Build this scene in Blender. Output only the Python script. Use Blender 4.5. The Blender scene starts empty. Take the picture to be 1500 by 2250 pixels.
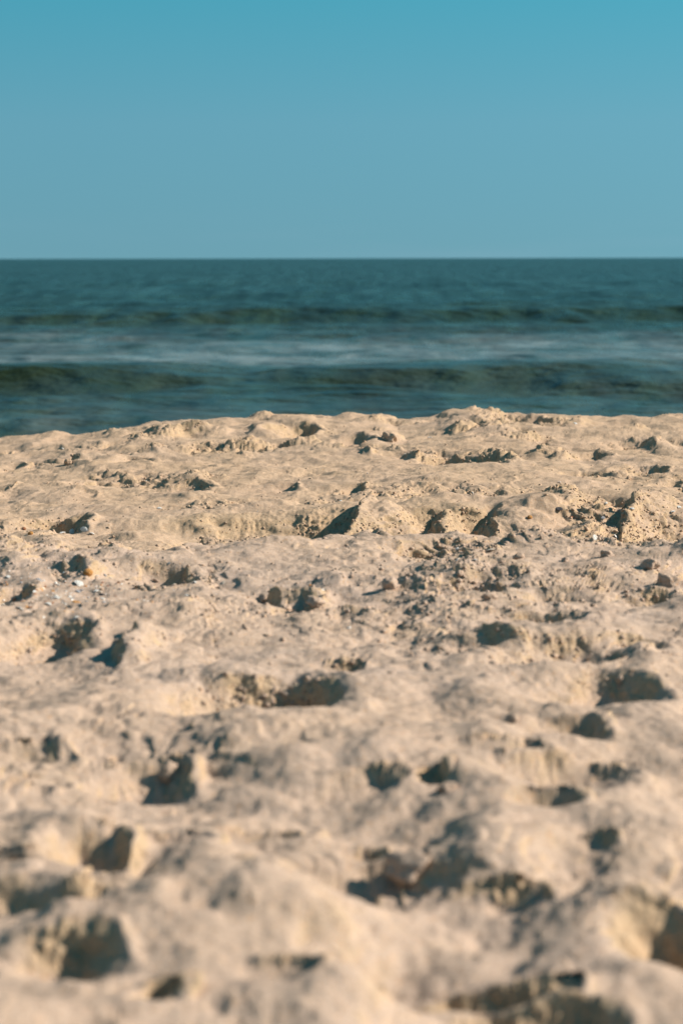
import bpy, bmesh, math, random, time
import numpy as np
from mathutils import Vector, Matrix

random.seed(7)
SC = bpy.context.scene
COL = SC.collection

# ------------------------------------------------------------------ camera
CAM_H = 0.80
LENS = 85.0
FPX = LENS / 36.0 * 2250.0            # focal length in pixels of the 1500 x 2250 photograph
PITCH = math.atan((1125 - 567.5) / FPX)
ROLL = math.radians(-0.10)
cam_d = bpy.data.cameras.new('camera')
cam = bpy.data.objects.new('camera', cam_d)
COL.objects.link(cam)
cam_d.sensor_fit = 'VERTICAL'
cam_d.sensor_height = 36.0
cam_d.sensor_width = 24.0
cam_d.lens = LENS
cam_d.clip_start = 0.05
cam_d.clip_end = 60000
cam.matrix_world = (Matrix.Translation((0, 0, CAM_H)) @
                    Matrix.Rotation(math.pi / 2 - PITCH, 4, 'X') @ Matrix.Rotation(ROLL, 4, 'Z'))
cam_d.dof.use_dof = True
cam_d.dof.focus_distance = 7.2
cam_d.dof.aperture_fstop = 6.2
cam_d.dof.aperture_blades = 9
SC.camera = cam

# ------------------------------------------------------------------ light
SUN_EL = math.radians(34)
SUN_AZ = math.radians(84)             # clockwise from the viewing direction (+Y): from the right, a touch ahead
sun_dir = Vector((math.sin(SUN_AZ) * math.cos(SUN_EL), math.cos(SUN_AZ) * math.cos(SUN_EL), math.sin(SUN_EL)))
W = bpy.data.worlds.new('World')
SC.world = W
W.use_nodes = True
nt = W.node_tree
nt.nodes.clear()
out = nt.nodes.new('ShaderNodeOutputWorld')
bg = nt.nodes.new('ShaderNodeBackground')
sky = nt.nodes.new('ShaderNodeTexSky')
sky.sky_type = 'NISHITA'
sky.sun_disc = False
sky.sun_elevation = SUN_EL
sky.sun_rotation = SUN_AZ
sky.altitude = 0
sky.air_density = 1.0
sky.dust_density = 0.4
sky.ozone_density = 2.0
tint = nt.nodes.new('ShaderNodeMix')
tint.data_type = 'RGBA'
tint.blend_type = 'MULTIPLY'
tint.inputs[0].default_value = 1.0
grad = nt.nodes.new('ShaderNodeValToRGB')    # the air's own tint by height over the horizon: greyer low down, purer teal above
for k, (p, c) in enumerate(((0.0, (0.49, 0.735, 0.625)), (0.055, (0.505, 0.87, 0.735)), (0.108, (0.31, 0.95, 0.80)), (0.30, (0.30, 0.90, 0.80)))):
    if k > 1: grad.color_ramp.elements.new(0.5)
    grad.color_ramp.elements[k].position = p; grad.color_ramp.elements[k].color = (*c, 1)
sxyz = nt.nodes.new('ShaderNodeSeparateXYZ')
tco0 = nt.nodes.new('ShaderNodeTexCoord')
nt.links.new(tco0.outputs['Generated'], sxyz.inputs[0])
nt.links.new(sxyz.outputs[2], grad.inputs[0])
nt.links.new(grad.outputs[0], tint.inputs[7])
bg.inputs['Strength'].default_value = 0.088
tco = nt.nodes.new('ShaderNodeTexCoord')     # the clear, evenly deep sky of the photograph: the pale band at the horizon is pressed flat
smp = nt.nodes.new('ShaderNodeMapping')
smp.inputs['Scale'].default_value = (1, 1, 0.85)
smp.inputs['Location'].default_value = (0, 0, 0.20)
nt.links.new(tco.outputs['Generated'], smp.inputs['Vector'])
nt.links.new(smp.outputs[0], sky.inputs['Vector'])
nt.links.new(sky.outputs[0], tint.inputs[6])
wisp = nt.nodes.new('ShaderNodeTexNoise')     # thin far-off cloud, barely seen, low over the sea
wmap = nt.nodes.new('ShaderNodeMapping'); wmap.inputs['Scale'].default_value = (5, 5, 60)
wisp.inputs['Scale'].default_value = 1.6; wisp.inputs['Detail'].default_value = 5
nt.links.new(tco0.outputs['Generated'], wmap.inputs['Vector']); nt.links.new(wmap.outputs[0], wisp.inputs['Vector'])
wr_ = nt.nodes.new('ShaderNodeValToRGB'); wr_.color_ramp.elements[0].position = 0.45; wr_.color_ramp.elements[1].position = 0.8
nt.links.new(wisp.outputs[0], wr_.inputs[0])
wb = nt.nodes.new('ShaderNodeValToRGB'); wb.color_ramp.elements[0].color = (0.5, 0.5, 0.5, 1); wb.color_ramp.elements[1].color = (0, 0, 0, 1); wb.color_ramp.elements[1].position = 0.022
nt.links.new(sxyz.outputs[2], wb.inputs[0])
wm = nt.nodes.new('ShaderNodeMath'); wm.operation = 'MULTIPLY'
nt.links.new(wr_.outputs[0], wm.inputs[0]); nt.links.new(wb.outputs[0], wm.inputs[1])
cl = nt.nodes.new('ShaderNodeMix'); cl.data_type = 'RGBA'; cl.blend_type = 'MULTIPLY'
cl.inputs[7].default_value = (1.35, 1.08, 1.10, 1)
nt.links.new(wm.outputs[0], cl.inputs[0]); nt.links.new(tint.outputs[2], cl.inputs[6])
nt.links.new(cl.outputs[2], bg.inputs['Color'])
nt.links.new(bg.outputs[0], out.inputs[0])

sun_d = bpy.data.lights.new('sun', 'SUN')
sun_d.energy = 5.0
sun_d.angle = math.radians(0.53)
sun_d.color = (1.0, 0.905, 0.78)
sun = bpy.data.objects.new('sun', sun_d)
COL.objects.link(sun)
sun.rotation_euler = sun_dir.to_track_quat('Z', 'Y').to_euler()
sun.location = (6, 0, 8)

SC.view_settings.view_transform = 'Standard'
SC.view_settings.look = 'None'
SC.view_settings.gamma = 1
SC.view_settings.use_curve_mapping = False
SC.view_settings.exposure = 0.70
SC.render.engine = 'CYCLES'
SC.cycles.max_bounces = 6
SC.cycles.use_denoising = True

# ------------------------------------------------------------------ noise in numpy
def _hash(ix, iy, iz, seed):
    h = (ix.astype(np.uint32) * np.uint32(374761393) + iy.astype(np.uint32) * np.uint32(668265263)
         + iz.astype(np.uint32) * np.uint32(2147483647 - 58) + np.uint32((seed * 974711 + 12345) & 0xffffffff))
    h = (h ^ (h >> np.uint32(13))) * np.uint32(1274126177)
    h = (h ^ (h >> np.uint32(16))) * np.uint32(2246822519)
    return h ^ (h >> np.uint32(13))

def _u(h):
    return (h & np.uint32(0xffffff)).astype(np.float32) / np.float32(0x1000000)

def noise2(x, y, seed=0):
    x = x.astype(np.float32); y = y.astype(np.float32)
    fx = np.floor(x); fy = np.floor(y)
    ix = fx.astype(np.int64); iy = fy.astype(np.int64)
    dx = x - fx; dy = y - fy
    u = dx * dx * dx * (dx * (dx * 6 - 15) + 10); v = dy * dy * dy * (dy * (dy * 6 - 15) + 10)
    z0 = np.zeros_like(ix)
    def g(ox, oy):
        a = _u(_hash(ix + ox, iy + oy, z0, seed)) * np.float32(6.2831853)
        return np.cos(a) * (dx - ox) + np.sin(a) * (dy - oy)
    a = g(0, 0); b = g(1, 0); c = g(0, 1); d = g(1, 1)
    return 1.4 * ((a + u * (b - a)) + v * ((c + u * (d - c)) - (a + u * (b - a))))

def fbm2(x, y, oct=4, seed=0, gain=0.5):
    s = 0; a = 1.0; f = 1.0
    for k in range(oct):
        s = s + a * noise2(x * f + 17.3 * k, y * f - 9.1 * k, seed + k)
        a *= gain; f *= 2.03
    return s

def noise3(x, y, z, seed=0):
    fx = np.floor(x); fy = np.floor(y); fz = np.floor(z)
    ix = fx.astype(np.int64); iy = fy.astype(np.int64); iz = fz.astype(np.int64)
    dx = (x - fx).astype(np.float32); dy = (y - fy).astype(np.float32); dz = (z - fz).astype(np.float32)
    u = dx * dx * (3 - 2 * dx); v = dy * dy * (3 - 2 * dy); w = dz * dz * (3 - 2 * dz)
    def c(a, b, d): return _u(_hash(ix + a, iy + b, iz + d, seed))
    r = 0
    for a, wa in ((0, 1 - u), (1, u)):
        for b, wb in ((0, 1 - v), (1, v)):
            r = r + wa * wb * (c(a, b, 0) * (1 - w) + c(a, b, 1) * w)
    return r * 2 - 1

def worley2(x, y, seed=0, jitter=0.9):
    """distance to the nearest seed point and that point's random number"""
    fx = np.floor(x); fy = np.floor(y)
    ix = fx.astype(np.int64); iy = fy.astype(np.int64); z0 = np.zeros_like(ix)
    best = np.full(x.shape, 9.0, np.float32); rid = np.zeros(x.shape, np.float32)
    for a in (-1, 0, 1):
        for b in (-1, 0, 1):
            h = _hash(ix + a, iy + b, z0, seed)
            h2 = _hash(ix + a, iy + b, z0 + 1, seed)
            px = fx + a + 0.5 + (_u(h) - 0.5) * jitter; py = fy + b + 0.5 + (_u(h2) - 0.5) * jitter
            d = ((px - x) ** 2 + (py - y) ** 2).astype(np.float32)
            m = d < best
            best = np.where(m, d, best)
            rid = np.where(m, _u(h ^ (h2 << np.uint32(3))), rid)
    return np.sqrt(best), rid

def worley3(x, y, z, seed=0):
    fx = np.floor(x - 0.5); fy = np.floor(y - 0.5); fz = np.floor(z - 0.5)   # the 2x2x2 nearest cells
    ix = fx.astype(np.int64); iy = fy.astype(np.int64); iz = fz.astype(np.int64)
    best = np.full(x.shape, 9.0, np.float32)
    for a in (0, 1):
        for b in (0, 1):
            for c in (0, 1):
                h = _hash(ix + a, iy + b, iz + c, seed); h2 = _hash(ix + a, iy + b, iz + c, seed + 77)
                px = fx + a + 0.5 + (_u(h) - 0.5) * 0.7
                py = fy + b + 0.5 + (_u(h2) - 0.5) * 0.7
                pz = fz + c + 0.5 + (_u(h ^ h2) - 0.5) * 0.7
                best = np.minimum(best, ((px - x) ** 2 + (py - y) ** 2 + (pz - z) ** 2).astype(np.float32))
    return np.sqrt(best)

def sstep(a, b, x):
    t = np.clip((x - a) / (b - a), 0, 1)
    return t * t * (3 - 2 * t)

# ------------------------------------------------------------------ helpers
def link(o, parent=None):
    COL.objects.link(o)
    if parent is not None:
        o.parent = parent
    return o

def tag(o, label=None, cat=None, group=None, kind=None):
    for k, v in (('label', label), ('category', cat), ('group', group), ('kind', kind)):
        if v: o[k] = v
    return o

def mesh_np(name, verts, quads, mat, smooth=True):
    me = bpy.data.meshes.new(name)
    n = len(verts); m = len(quads); k = quads.shape[1]
    me.vertices.add(n); me.loops.add(m * k); me.polygons.add(m)
    me.vertices.foreach_set('co', np.ascontiguousarray(verts, np.float32).ravel())
    me.loops.foreach_set('vertex_index', np.ascontiguousarray(quads, np.int32).ravel())
    me.polygons.foreach_set('loop_start', np.arange(0, m * k, k, dtype=np.int32))
    me.polygons.foreach_set('use_smooth', np.full(m, smooth, dtype=bool))
    me.update(calc_edges=True)
    me.materials.append(mat)
    return me

def grid_quads(nr, nc):
    i = np.arange(nr * nc, dtype=np.int32).reshape(nr, nc)
    return np.stack([i[:-1, :-1], i[:-1, 1:], i[1:, 1:], i[1:, :-1]], -1).reshape(-1, 4)

class N:
    """small helper for node trees"""
    def __init__(self, name):
        self.m = bpy.data.materials.new(name); self.m.use_nodes = True
        self.t = self.m.node_tree; self.t.nodes.clear()
        self.out = self.t.nodes.new('ShaderNodeOutputMaterial')
    def n(self, typ, **kw):
        nd = self.t.nodes.new(typ)
        for k, v in kw.items():
            if hasattr(nd, k): setattr(nd, k, v)
        return nd
    def l(self, a, b): self.t.links.new(a, b)
    def coord(self, scale=(1, 1, 1), kind='Object'):
        tc = self.n('ShaderNodeTexCoord'); mp = self.n('ShaderNodeMapping')
        mp.inputs['Scale'].default_value = scale
        self.l(tc.outputs[kind], mp.inputs['Vector']); return mp.outputs[0]
    def noise(self, vec, scale, detail=2, rough=0.5, dist=0):
        nd = self.n('ShaderNodeTexNoise'); nd.inputs['Scale'].default_value = scale
        nd.inputs['Detail'].default_value = detail; nd.inputs['Roughness'].default_value = rough
        nd.inputs['Distortion'].default_value = dist
        self.l(vec, nd.inputs['Vector']); return nd.outputs['Fac']
    def ramp(self, fac, *stops):
        r = self.n('ShaderNodeValToRGB'); e = r.color_ramp.elements
        while len(e) < len(stops): e.new(0.5)
        for k, (p, c) in enumerate(stops):
            e[k].position = p; e[k].color = (*c, 1) if len(c) == 3 else c
        self.l(fac, r.inputs[0]); return r.outputs[0]
    def mix(self, fac, a, b, mode='MIX'):
        m = self.n('ShaderNodeMix'); m.data_type = 'RGBA'; m.blend_type = mode
        for s, v in ((0, fac), (6, a), (7, b)):
            if hasattr(v, 'links'): self.l(v, m.inputs[s])
            elif s == 0: m.inputs[0].default_value = v
            else: m.inputs[s].default_value = (*v, 1)
        return m.outputs[2]
    def math(self, op, a, b=0.0, c=None):
        m = self.n('ShaderNodeMath'); m.operation = op
        for s, v in enumerate((a, b) if c is None else (a, b, c)):
            if hasattr(v, 'links'): self.l(v, m.inputs[s])
            else: m.inputs[s].default_value = v
        return m.outputs[0]
    def bump(self, h, dist, strength=1.0, prev=None):
        b = self.n('ShaderNodeBump'); b.inputs['Strength'].default_value = strength
        b.inputs['Distance'].default_value = dist; self.l(h, b.inputs['Height'])
        if prev is not None: self.l(prev, b.inputs['Normal'])
        return b.outputs[0]
    def bsdf(self, color, rough=0.8, normal=None, spec=0.3, ior=1.45):
        p = self.n('ShaderNodeBsdfPrincipled')
        if hasattr(color, 'links'): self.l(color, p.inputs['Base Color'])
        else: p.inputs['Base Color'].default_value = (*color, 1)
        if hasattr(rough, 'links'): self.l(rough, p.inputs['Roughness'])
        else: p.inputs['Roughness'].default_value = rough
        p.inputs['Specular IOR Level'].default_value = spec
        p.inputs['IOR'].default_value = ior
        if normal is not None: self.l(normal, p.inputs['Normal'])
        self.l(p.outputs[0], self.out.inputs[0]); return p

# ------------------------------------------------------------------ materials
def sand_material(name):
    k = N(name); v = k.n('ShaderNodeNewGeometry').outputs['Position']
    big = k.noise(v, 1.3, 3)
    mid = k.noise(v, 9, 4, 0.6)
    c = k.mix(k.ramp(big, (0.3, (0, 0, 0)), (0.7, (1, 1, 1))), (0.432, 0.312, 0.236), (0.456, 0.341, 0.276))
    c = k.mix(k.ramp(mid, (0.35, (0, 0, 0)), (0.75, (1, 1, 1))), c, (0.410, 0.298, 0.226))
    ysep = k.n('ShaderNodeSeparateXYZ'); k.l(v, ysep.inputs[0])     # coarser, more golden sand towards the water
    c = k.mix(k.ramp(k.math('MULTIPLY', ysep.outputs[1], 0.1), (0.52, (0, 0, 0)), (0.75, (1, 1, 1))), c, k.mix(0.55, c, (1.06, 0.98, 0.82), 'MULTIPLY'))
    at = k.n('ShaderNodeAttribute'); at.attribute_name = 'broken'      # freshly broken sand is damper and yellower
    c = k.mix(k.ramp(at.outputs['Fac'], (0.15, (0, 0, 0)), (0.9, (0.85, 0.85, 0.85))), c, (0.42, 0.295, 0.185))
    vo = k.n('ShaderNodeTexVoronoi'); vo.inputs['Scale'].default_value = 380; k.l(v, vo.inputs['Vector'])
    sp = k.n('ShaderNodeSeparateColor'); k.l(vo.outputs['Color'], sp.inputs[0])
    c = k.mix(0.8, c, k.ramp(sp.outputs[0], (0.0, (0.62, 0.60, 0.58)), (0.08, (0.84, 0.83, 0.82)), (0.5, (1, 1, 1)), (1.0, (1.13, 1.12, 1.1))), 'MULTIPLY')
    c = k.mix(k.ramp(sp.outputs[1], (0.94, (0, 0, 0)), (0.97, (0.6, 0.6, 0.6))), c, (0.42, 0.22, 0.09))
    h1 = k.noise(v, 420, 2, 0.6); h2 = k.noise(v, 120, 3, 0.6)
    b = k.bump(h2, 0.003, 0.6)
    b = k.bump(h1, 0.0022, 0.8, b)
    k.bsdf(c, 0.92, b, 0.15)
    return k.m

M_SAND = sand_material('dry_sand')

def shell_material(name, col, col2, rough=0.45):
    k = N(name); v = k.coord()
    c = k.mix(k.ramp(k.noise(v, 3, 3), (0.35, (0, 0, 0)), (0.7, (1, 1, 1))), col, col2)
    k.bsdf(c, rough, k.bump(k.noise(v, 9, 2), 0.03, 0.6), 0.4)
    return k.m

M_WHITE = shell_material('white_shell', (0.84, 0.81, 0.77), (0.74, 0.70, 0.65))
M_CREAM = shell_material('cream_shell', (0.62, 0.50, 0.38), (0.70, 0.60, 0.50))
M_ORANGE = shell_material('orange_shell', (0.55, 0.22, 0.04), (0.62, 0.32, 0.10))
M_RUST = shell_material('rust_shell', (0.30, 0.10, 0.04), (0.42, 0.18, 0.08))
M_DARK = shell_material('dark_shell', (0.02, 0.018, 0.022), (0.06, 0.05, 0.055))
M_GREY = shell_material('grey_shell', (0.30, 0.30, 0.33), (0.42, 0.41, 0.42))

# ------------------------------------------------------------------ ground geometry
R3 = np.array(cam.matrix_world.to_3x3())
def ray(px, py):
    d = R3 @ np.array([(px - 750) / FPX, (1125 - py) / FPX, -1.0])
    return d

PXC = np.array([-700, 0, 60, 110, 150, 200, 300, 390, 440, 490, 520, 600, 680, 730, 770, 830, 870, 950, 1000, 1040, 1090, 1115, 1200, 1290, 1370, 1440, 1500, 2300], float)
PYC = np.array([985, 968, 962, 953, 958, 955, 940, 929, 927, 923, 926, 925, 915, 921, 916, 916, 924, 917, 904, 900, 903, 913, 918, 919, 918, 917, 914, 915], float)
Y_CREST = 11.3
XC = (PXC - 750) / FPX * Y_CREST
ZC = np.array([CAM_H + ray(px, py)[2] / ray(px, py)[1] * Y_CREST for px, py in zip(PXC, PYC)])

def zmacro(x, y):
    """height of the beach without footprints: near shelf, shallow ditch, far shelf, crest, slope into the sea"""
    x = np.asarray(x, float); y = np.asarray(y, float)
    zc = np.interp(x, XC, ZC)
    zbroad = np.interp(x, [-3, -1.59, -0.9, 0, 0.6, 1.6, 3], [-0.06, -0.03, 0.025, 0.045, 0.06, 0.045, 0.05])
    t = sstep(8.6, 11.2, y)
    far = zbroad * (1 - t) + zc * t
    wall_y = 7.05 + 0.05 * np.sin(x * 3.1 + 0.5)
    s = sstep(wall_y, wall_y + 0.13, y)
    lt = sstep(-0.62, -0.36, x) * (1 - sstep(0.50, 0.75, x))
    edge = 5.35 + 0.10 * np.sin(x * 4.0 + 1.0)
    near = 0.15 * (1 - sstep(edge, edge + 1.2, y)) + 0.004 * np.sin(y * 2.2 + x)
    z = near * (1 - s) + far * s
    ditch = np.exp(-((y - 6.93) / 0.17) ** 2)
    z = z - 0.055 * ditch * lt
    # past the crest the beach falls away to the water
    z = z - np.where(y > Y_CREST + 0.15, (y - Y_CREST - 0.15) * 0.17, 0)
    return z

def gp(px, py, z=None):
    d = ray(px, py)
    if z is not None:
        t = (z - CAM_H) / d[2]; return d[0] * t, d[1] * t
    # march along the ray to the first crossing with the macro surface
    ts = np.linspace(1.5, 13.0, 2400)
    zz = CAM_H + ts * d[2]; h = zmacro(ts * d[0], ts * d[1])
    k = np.argmax(zz < h) if (zz < h).any() else len(ts) - 1
    t = ts[k]
    return d[0] * t, d[1] * t

LIT = gp(190, 1308)
SLAB = (0.565, 7.16)
FEATS = []
def hole(cx, yt, yb, hw, depth, rot=0.0, rim=0.012, sharp=0.30, length=None, far=1.0, power=2.6):
    x0, y0 = gp(cx, yt); x1, y1 = gp(cx, yb)
    ym = 0.5 * (y0 + y1); xm = 0.5 * (x0 + x1); ay = 0.5 * (y0 - y1)
    if length is not None:
        ay = length / 2; ym = y0 - ay; xm = x0
    FEATS.append(('h', xm, ym, hw * ym / FPX, max(ay, 0.03), depth, rot, rim, sharp, far, power))
def mound(cx, cy, hw, hl, height, left=1.0, front=1.0, rot=0.0, power=1.0):
    """hw pixels, hl metres; left/front < 1 make that flank steeper"""
    x, y = gp(cx, cy)
    FEATS.append(('m', x, y, hw * y / FPX, hl, height, left, front, rot, power))

# foreground (blurred)
hole(632, 1486, 1604, 122, 0.20, rot=0.10, rim=0.012, sharp=0.2)
hole(125, 1368, 1440, 74, 0.11, rim=0.012, sharp=0.28)
mound(285, 1435, 70, 0.22, 0.075, left=0.25, front=0.7)
hole(1285, 1420, 1480, 92, 0.10, rot=-0.08, rim=0.014, sharp=0.25)
hole(1395, 1418, 1440, 55, 0.04, rim=0.012)
mound(1420, 1475, 110, 0.2, 0.022, left=0.35)
hole(1340, 1500, 1568, 90, 0.10, rot=0.12, rim=0.02, sharp=0.25)
hole(1272, 1592, 1640, 58, 0.09, rim=0.015)
hole(1140, 1658, 1692, 70, 0.035)
hole(1290, 1688, 1756, 100, 0.075, rim=0.02)
mound(1130, 1590, 40, 0.07, 0.02, left=0.5)
hole(345, 1668, 1742, 72, 0.07, rim=0.02)
hole(95, 1650, 1690, 60, 0.04, rim=0.015)
mound(120, 1660, 50, 0.1, 0.03, left=0.5)
hole(222, 1862, 1945, 66, 0.10, rim=0.012)
mound(290, 1890, 55, 0.08, 0.03, left=0.5)
hole(55, 1962, 2042, 100, 0.085, rim=0.012)
hole(215, 2000, 2035, 42, 0.06)
hole(200, 2112, 2212, 78, 0.10, rot=0.2, rim=0.012)
hole(850, 1880, 1996, 140, 0.10, rot=0.25, rim=0.004)
mound(1070, 1905, 190, 0.17, 0.085, left=0.6, front=0.8)
mound(905, 1905, 55, 0.05, 0.035, left=0.8, rot=0.5)
hole(1150, 1960, 1995, 60, 0.03)
hole(578, 1958, 1996, 46, 0.07)
hole(405, 1852, 1900, 60, 0.03, sharp=0.6)
mound(460, 1850, 120, 0.16, 0.02, left=0.6)
hole(1490, 2018, 2140, 60, 0.16, rim=0.02)
hole(1175, 2160, 2210, 84, 0.08)
hole(930, 2050, 2225, 175, 0.085, sharp=0.75, rim=0.0)
hole(1000, 2172, 2200, 75, 0.05, rim=0.006)
mound(560, 2010, 170, 0.34, 0.07, rot=0.30)
mound(1300, 2060, 230, 0.16, 0.07, left=0.8)
mound(760, 2230, 130, 0.14, 0.05)
hole(1250, 2205, 2270, 110, 0.09)
hole(1222, 1775, 1815, 48, 0.045)
hole(960, 1735, 1755, 24, 0.04)
mound(1010, 1740, 60, 0.07, 0.03, left=0.5)
hole(815, 1720, 1770, 70, 0.04)
hole(620, 1820, 1850, 60, 0.03)
hole(820, 1862, 1890, 28, 0.04)
hole(1330, 1880, 1905, 24, 0.03)
mound(700, 1680, 300, 0.16, 0.02, left=0.9)
mound(560, 1640, 200, 0.2, 0.02)
hole(370, 2215, 2262, 34, 0.07)
hole(640, 2180, 2210, 50, 0.02, sharp=0.6)
mound(330, 2060, 170, 0.12, 0.02)
mound(120, 2080, 90, 0.08, 0.02)
mound(1380, 1850, 120, 0.16, 0.025, left=0.7)
# middle
hole(1245, 1300, 1338, 92, 0.05, rim=0.012, sharp=0.2)
hole(1070, 1312, 1330, 26, 0.035)
mound(1250, 1296, 110, 0.15, 0.02, front=0.25)
hole(1440, 1295, 1325, 60, 0.05)
hole(1060, 1265, 1285, 80, 0.03)
mound(960, 1290, 55, 0.08, 0.04, left=0.5)
hole(650, 1315, 1335, 40, 0.04)
hole(780, 1335, 1358, 36, 0.04)
hole(590, 1300, 1330, 30, 0.035)
mound(640, 1310, 60, 0.12, 0.025, left=0.4)
mound(690, 1325, 40, 0.08, 0.02, left=0.4)
hole(1060, 1420, 1445, 60, 0.035)
mound(1085, 1420, 45, 0.08, 0.035, left=0.4)
hole(1190, 1360, 1385, 100, 0.03, sharp=0.2)
hole(770, 1460, 1472, 40, 0.025)
hole(30, 1275, 1316, 40, 0.05)
hole(150, 1252, 1274, 46, 0.035)
mound(190, 1250, 50, 0.14, 0.02, left=0.5)
hole(355, 1236, 1278, 78, 0.065, rim=0.01, sharp=0.22)
mound(300, 1238, 60, 0.10, 0.02, left=0.6)
hole(385, 1200, 1229, 46, 0.05, sharp=0.22)
# focus band
hole(125, 1138, 1172, 66, 0.07, rim=0.02, sharp=0.2)
mound(80, 1200, 130, 0.28, 0.04, left=0.9, front=0.7)
mound(300, 1185, 110, 0.12, 0.03, front=0.3)
mound(860, 1165, 55, 0.14, 0.03, left=0.6)
mound(600, 1200, 110, 0.10, 0.035, front=0.7, left=0.8)
mound(1190, 1165, 100, 0.26, 0.035, left=0.8, front=0.8)
hole(1330, 1185, 1212, 60, 0.04)
mound(1010, 1105, 110, 0.1, 0.03, front=0.5)
mound(570, 1115, 120, 0.16, 0.03, front=0.4)
# far
hole(662, 938, 975, 38, 0.09, rim=0.02, sharp=0.25, length=0.45)
mound(575, 950, 45, 0.25, 0.05, left=0.5)
mound(640, 932, 90, 0.2, 0.03, front=0.3)
hole(775, 962, 986, 42, 0.06, rim=0.02, length=0.4)
mound(856, 968, 30, 0.16, 0.055, left=0.6)
hole(1378, 975, 998, 34, 0.06, rim=0.03, length=0.35)
mound(1440, 985, 40, 0.2, 0.035, left=0.6)
hole(160, 1008, 1034, 26, 0.05, length=0.25)
mound(180, 1015, 30, 0.12, 0.03, left=0.5)
hole(1165, 915, 928, 28, 0.05, length=0.35)
hole(300, 1010, 1020, 36, 0.04, length=0.25)
hole(410, 1062, 1078, 56, 0.04, length=0.3)
hole(1000, 1080, 1092, 48, 0.04, length=0.2)
hole(780, 1072, 1084, 24, 0.04, length=0.2)
hole(1290, 992, 1012, 40, 0.04, length=0.3)
hole(1430, 1028, 1044, 22, 0.04, length=0.25)
hole(1460, 1055, 1070, 30, 0.04, length=0.25)
hole(1490, 1070, 1090, 26, 0.05, length=0.25)
hole(620, 1065, 1076, 30, 0.03, length=0.25)
hole(40, 1018, 1030, 26, 0.04, length=0.25)
hole(20, 1072, 1088, 26, 0.05, length=0.25)

WEDGES = [((0.072, 7.20), (0.000, 6.72), [0.02, 0.080, 0.068, -0.02, -0.10], 2.6, 0.42),
          ((0.318, 7.20), (0.280, 6.80), [0.0, 0.048, 0.035, -0.035, -0.10], 1.1, 0.8),
          ((0.468, 7.22), (0.425, 6.78), [0.0, 0.050, 0.040, -0.03, -0.10], 1.2, 0.30),
          ((0.900, 7.25), (0.775, 6.80), [0.05, 0.125, 0.085, 0.0, -0.10], 1.8, 0.45)]
# older, softened footprints in the sand everywhere else
rs = np.random.RandomState(11)
OLD = []
for k in range(520):
    yy = 1.0 + 10.6 * rs.rand() ** 0.75
    xx = (rs.rand() - 0.5) * (0.6 * yy + 5.0)
    L = 0.09 + 0.10 * rs.rand()
    OLD.append(('h', xx, yy, L * (0.35 + 0.4 * rs.rand()), L * (0.6 + 0.5 * rs.rand()), 0.010 + 0.022 * rs.rand() ** 2,
                (rs.rand() - 0.5) * 1.6, 0.004 + 0.006 * rs.rand(), 0.6 + 0.7 * rs.rand(), 1.0, 2.2))

def feature_height(x, y, feats):
    """x, y are (rows, cols) arrays; rows run with the distance"""
    h = np.zeros_like(x)
    rowmin = y.min(1); rowmax = y.max(1)
    for f in feats:
        if f[0] == 'h':
            _, fx, fy, ax, ay, dep, rot, rim, sharp, far, power = f
            R = 3.4 * max(ax, ay)
        else:
            _, fx, fy, ax, ay, dep, left, front, rot, power = f
            R = 1.7 * max(ax, ay)
        r0 = np.searchsorted(rowmax, fy - R); r1 = np.searchsorted(rowmin, fy + R)
        if r1 <= r0: continue
        sub = (slice(r0, r1), slice(None))
        xs = x[sub]; cols = np.where((np.abs(xs - fx) < R).any(0))[0]
        if len(cols) == 0: continue
        sub = (slice(r0, r1), slice(cols[0], cols[-1] + 1))
        if f[0] == 'h': fx = fx - 0.9 * ax * (np.interp(fy, [2.4, 4.0, 5.4], [1.55, 1.35, 1.1]) - 1)
        dx = x[sub] - fx; dy = y[sub] - fy
        if rot:
            c, s = math.cos(rot), math.sin(rot)
            dx, dy = c * dx + s * dy, -s * dx + c * dy
        if f[0] == 'h':
            ax = ax * np.interp(fy, [2.4, 4.0, 5.4], [1.55, 1.35, 1.1]); ay = ay * np.interp(fy, [2.4, 4.0, 5.4], [0.85, 0.85, 1.0])
            lx = np.where(dx < 0, ax * 1.6, ax); ly = np.where(dy < 0, ay * 1.25, ay)   # trodden in from the left: a long slope on that side
            r = (np.abs(dx / lx) ** power + np.abs(dy / ly) ** power) ** (1 / power)
            # keep the wall as steep in metres whatever the length of the print
            near_k = np.interp(fy, [2.4, 3.3, 4.0, 5.4], [0.36, 0.37, 0.42, 0.55])
            sharp = sharp + np.interp(fy, [2.4, 4.0, 5.4], [0.26, 0.08, 0.0])
            dirn = (0.60 * dx / ax + 0.70 * dy / ay) / np.maximum(r, 1e-3)      # the far and right walls stand, the heel slopes out
            q = sstep(-0.45, 0.75, dirn)
            w = 0.95 + (sharp * 1.25 + 0.10 - 0.95) * q
            floor_ = 1 - sstep(1 - w, 1.02, r)
            ring = np.exp(-((r - 1.16) / 0.19) ** 2) * (0.15 + 1.1 * q)
            h[sub] += -near_k * dep * floor_ + 0.6 * rim * ring
        else:
            lx = np.where(dx < 0, ax * left, ax); ly = np.where(dy < 0, ay * front, ay)
            r = np.sqrt((dx / lx) ** 2 + (dy / ly) ** 2)
            h[sub] += np.interp(fy, [2.4, 3.3, 4.0, 5.4], [0.45, 0.48, 0.52, 0.65]) * dep * (1 - sstep(0.0, 1.35, r)) ** power
    return h

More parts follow.
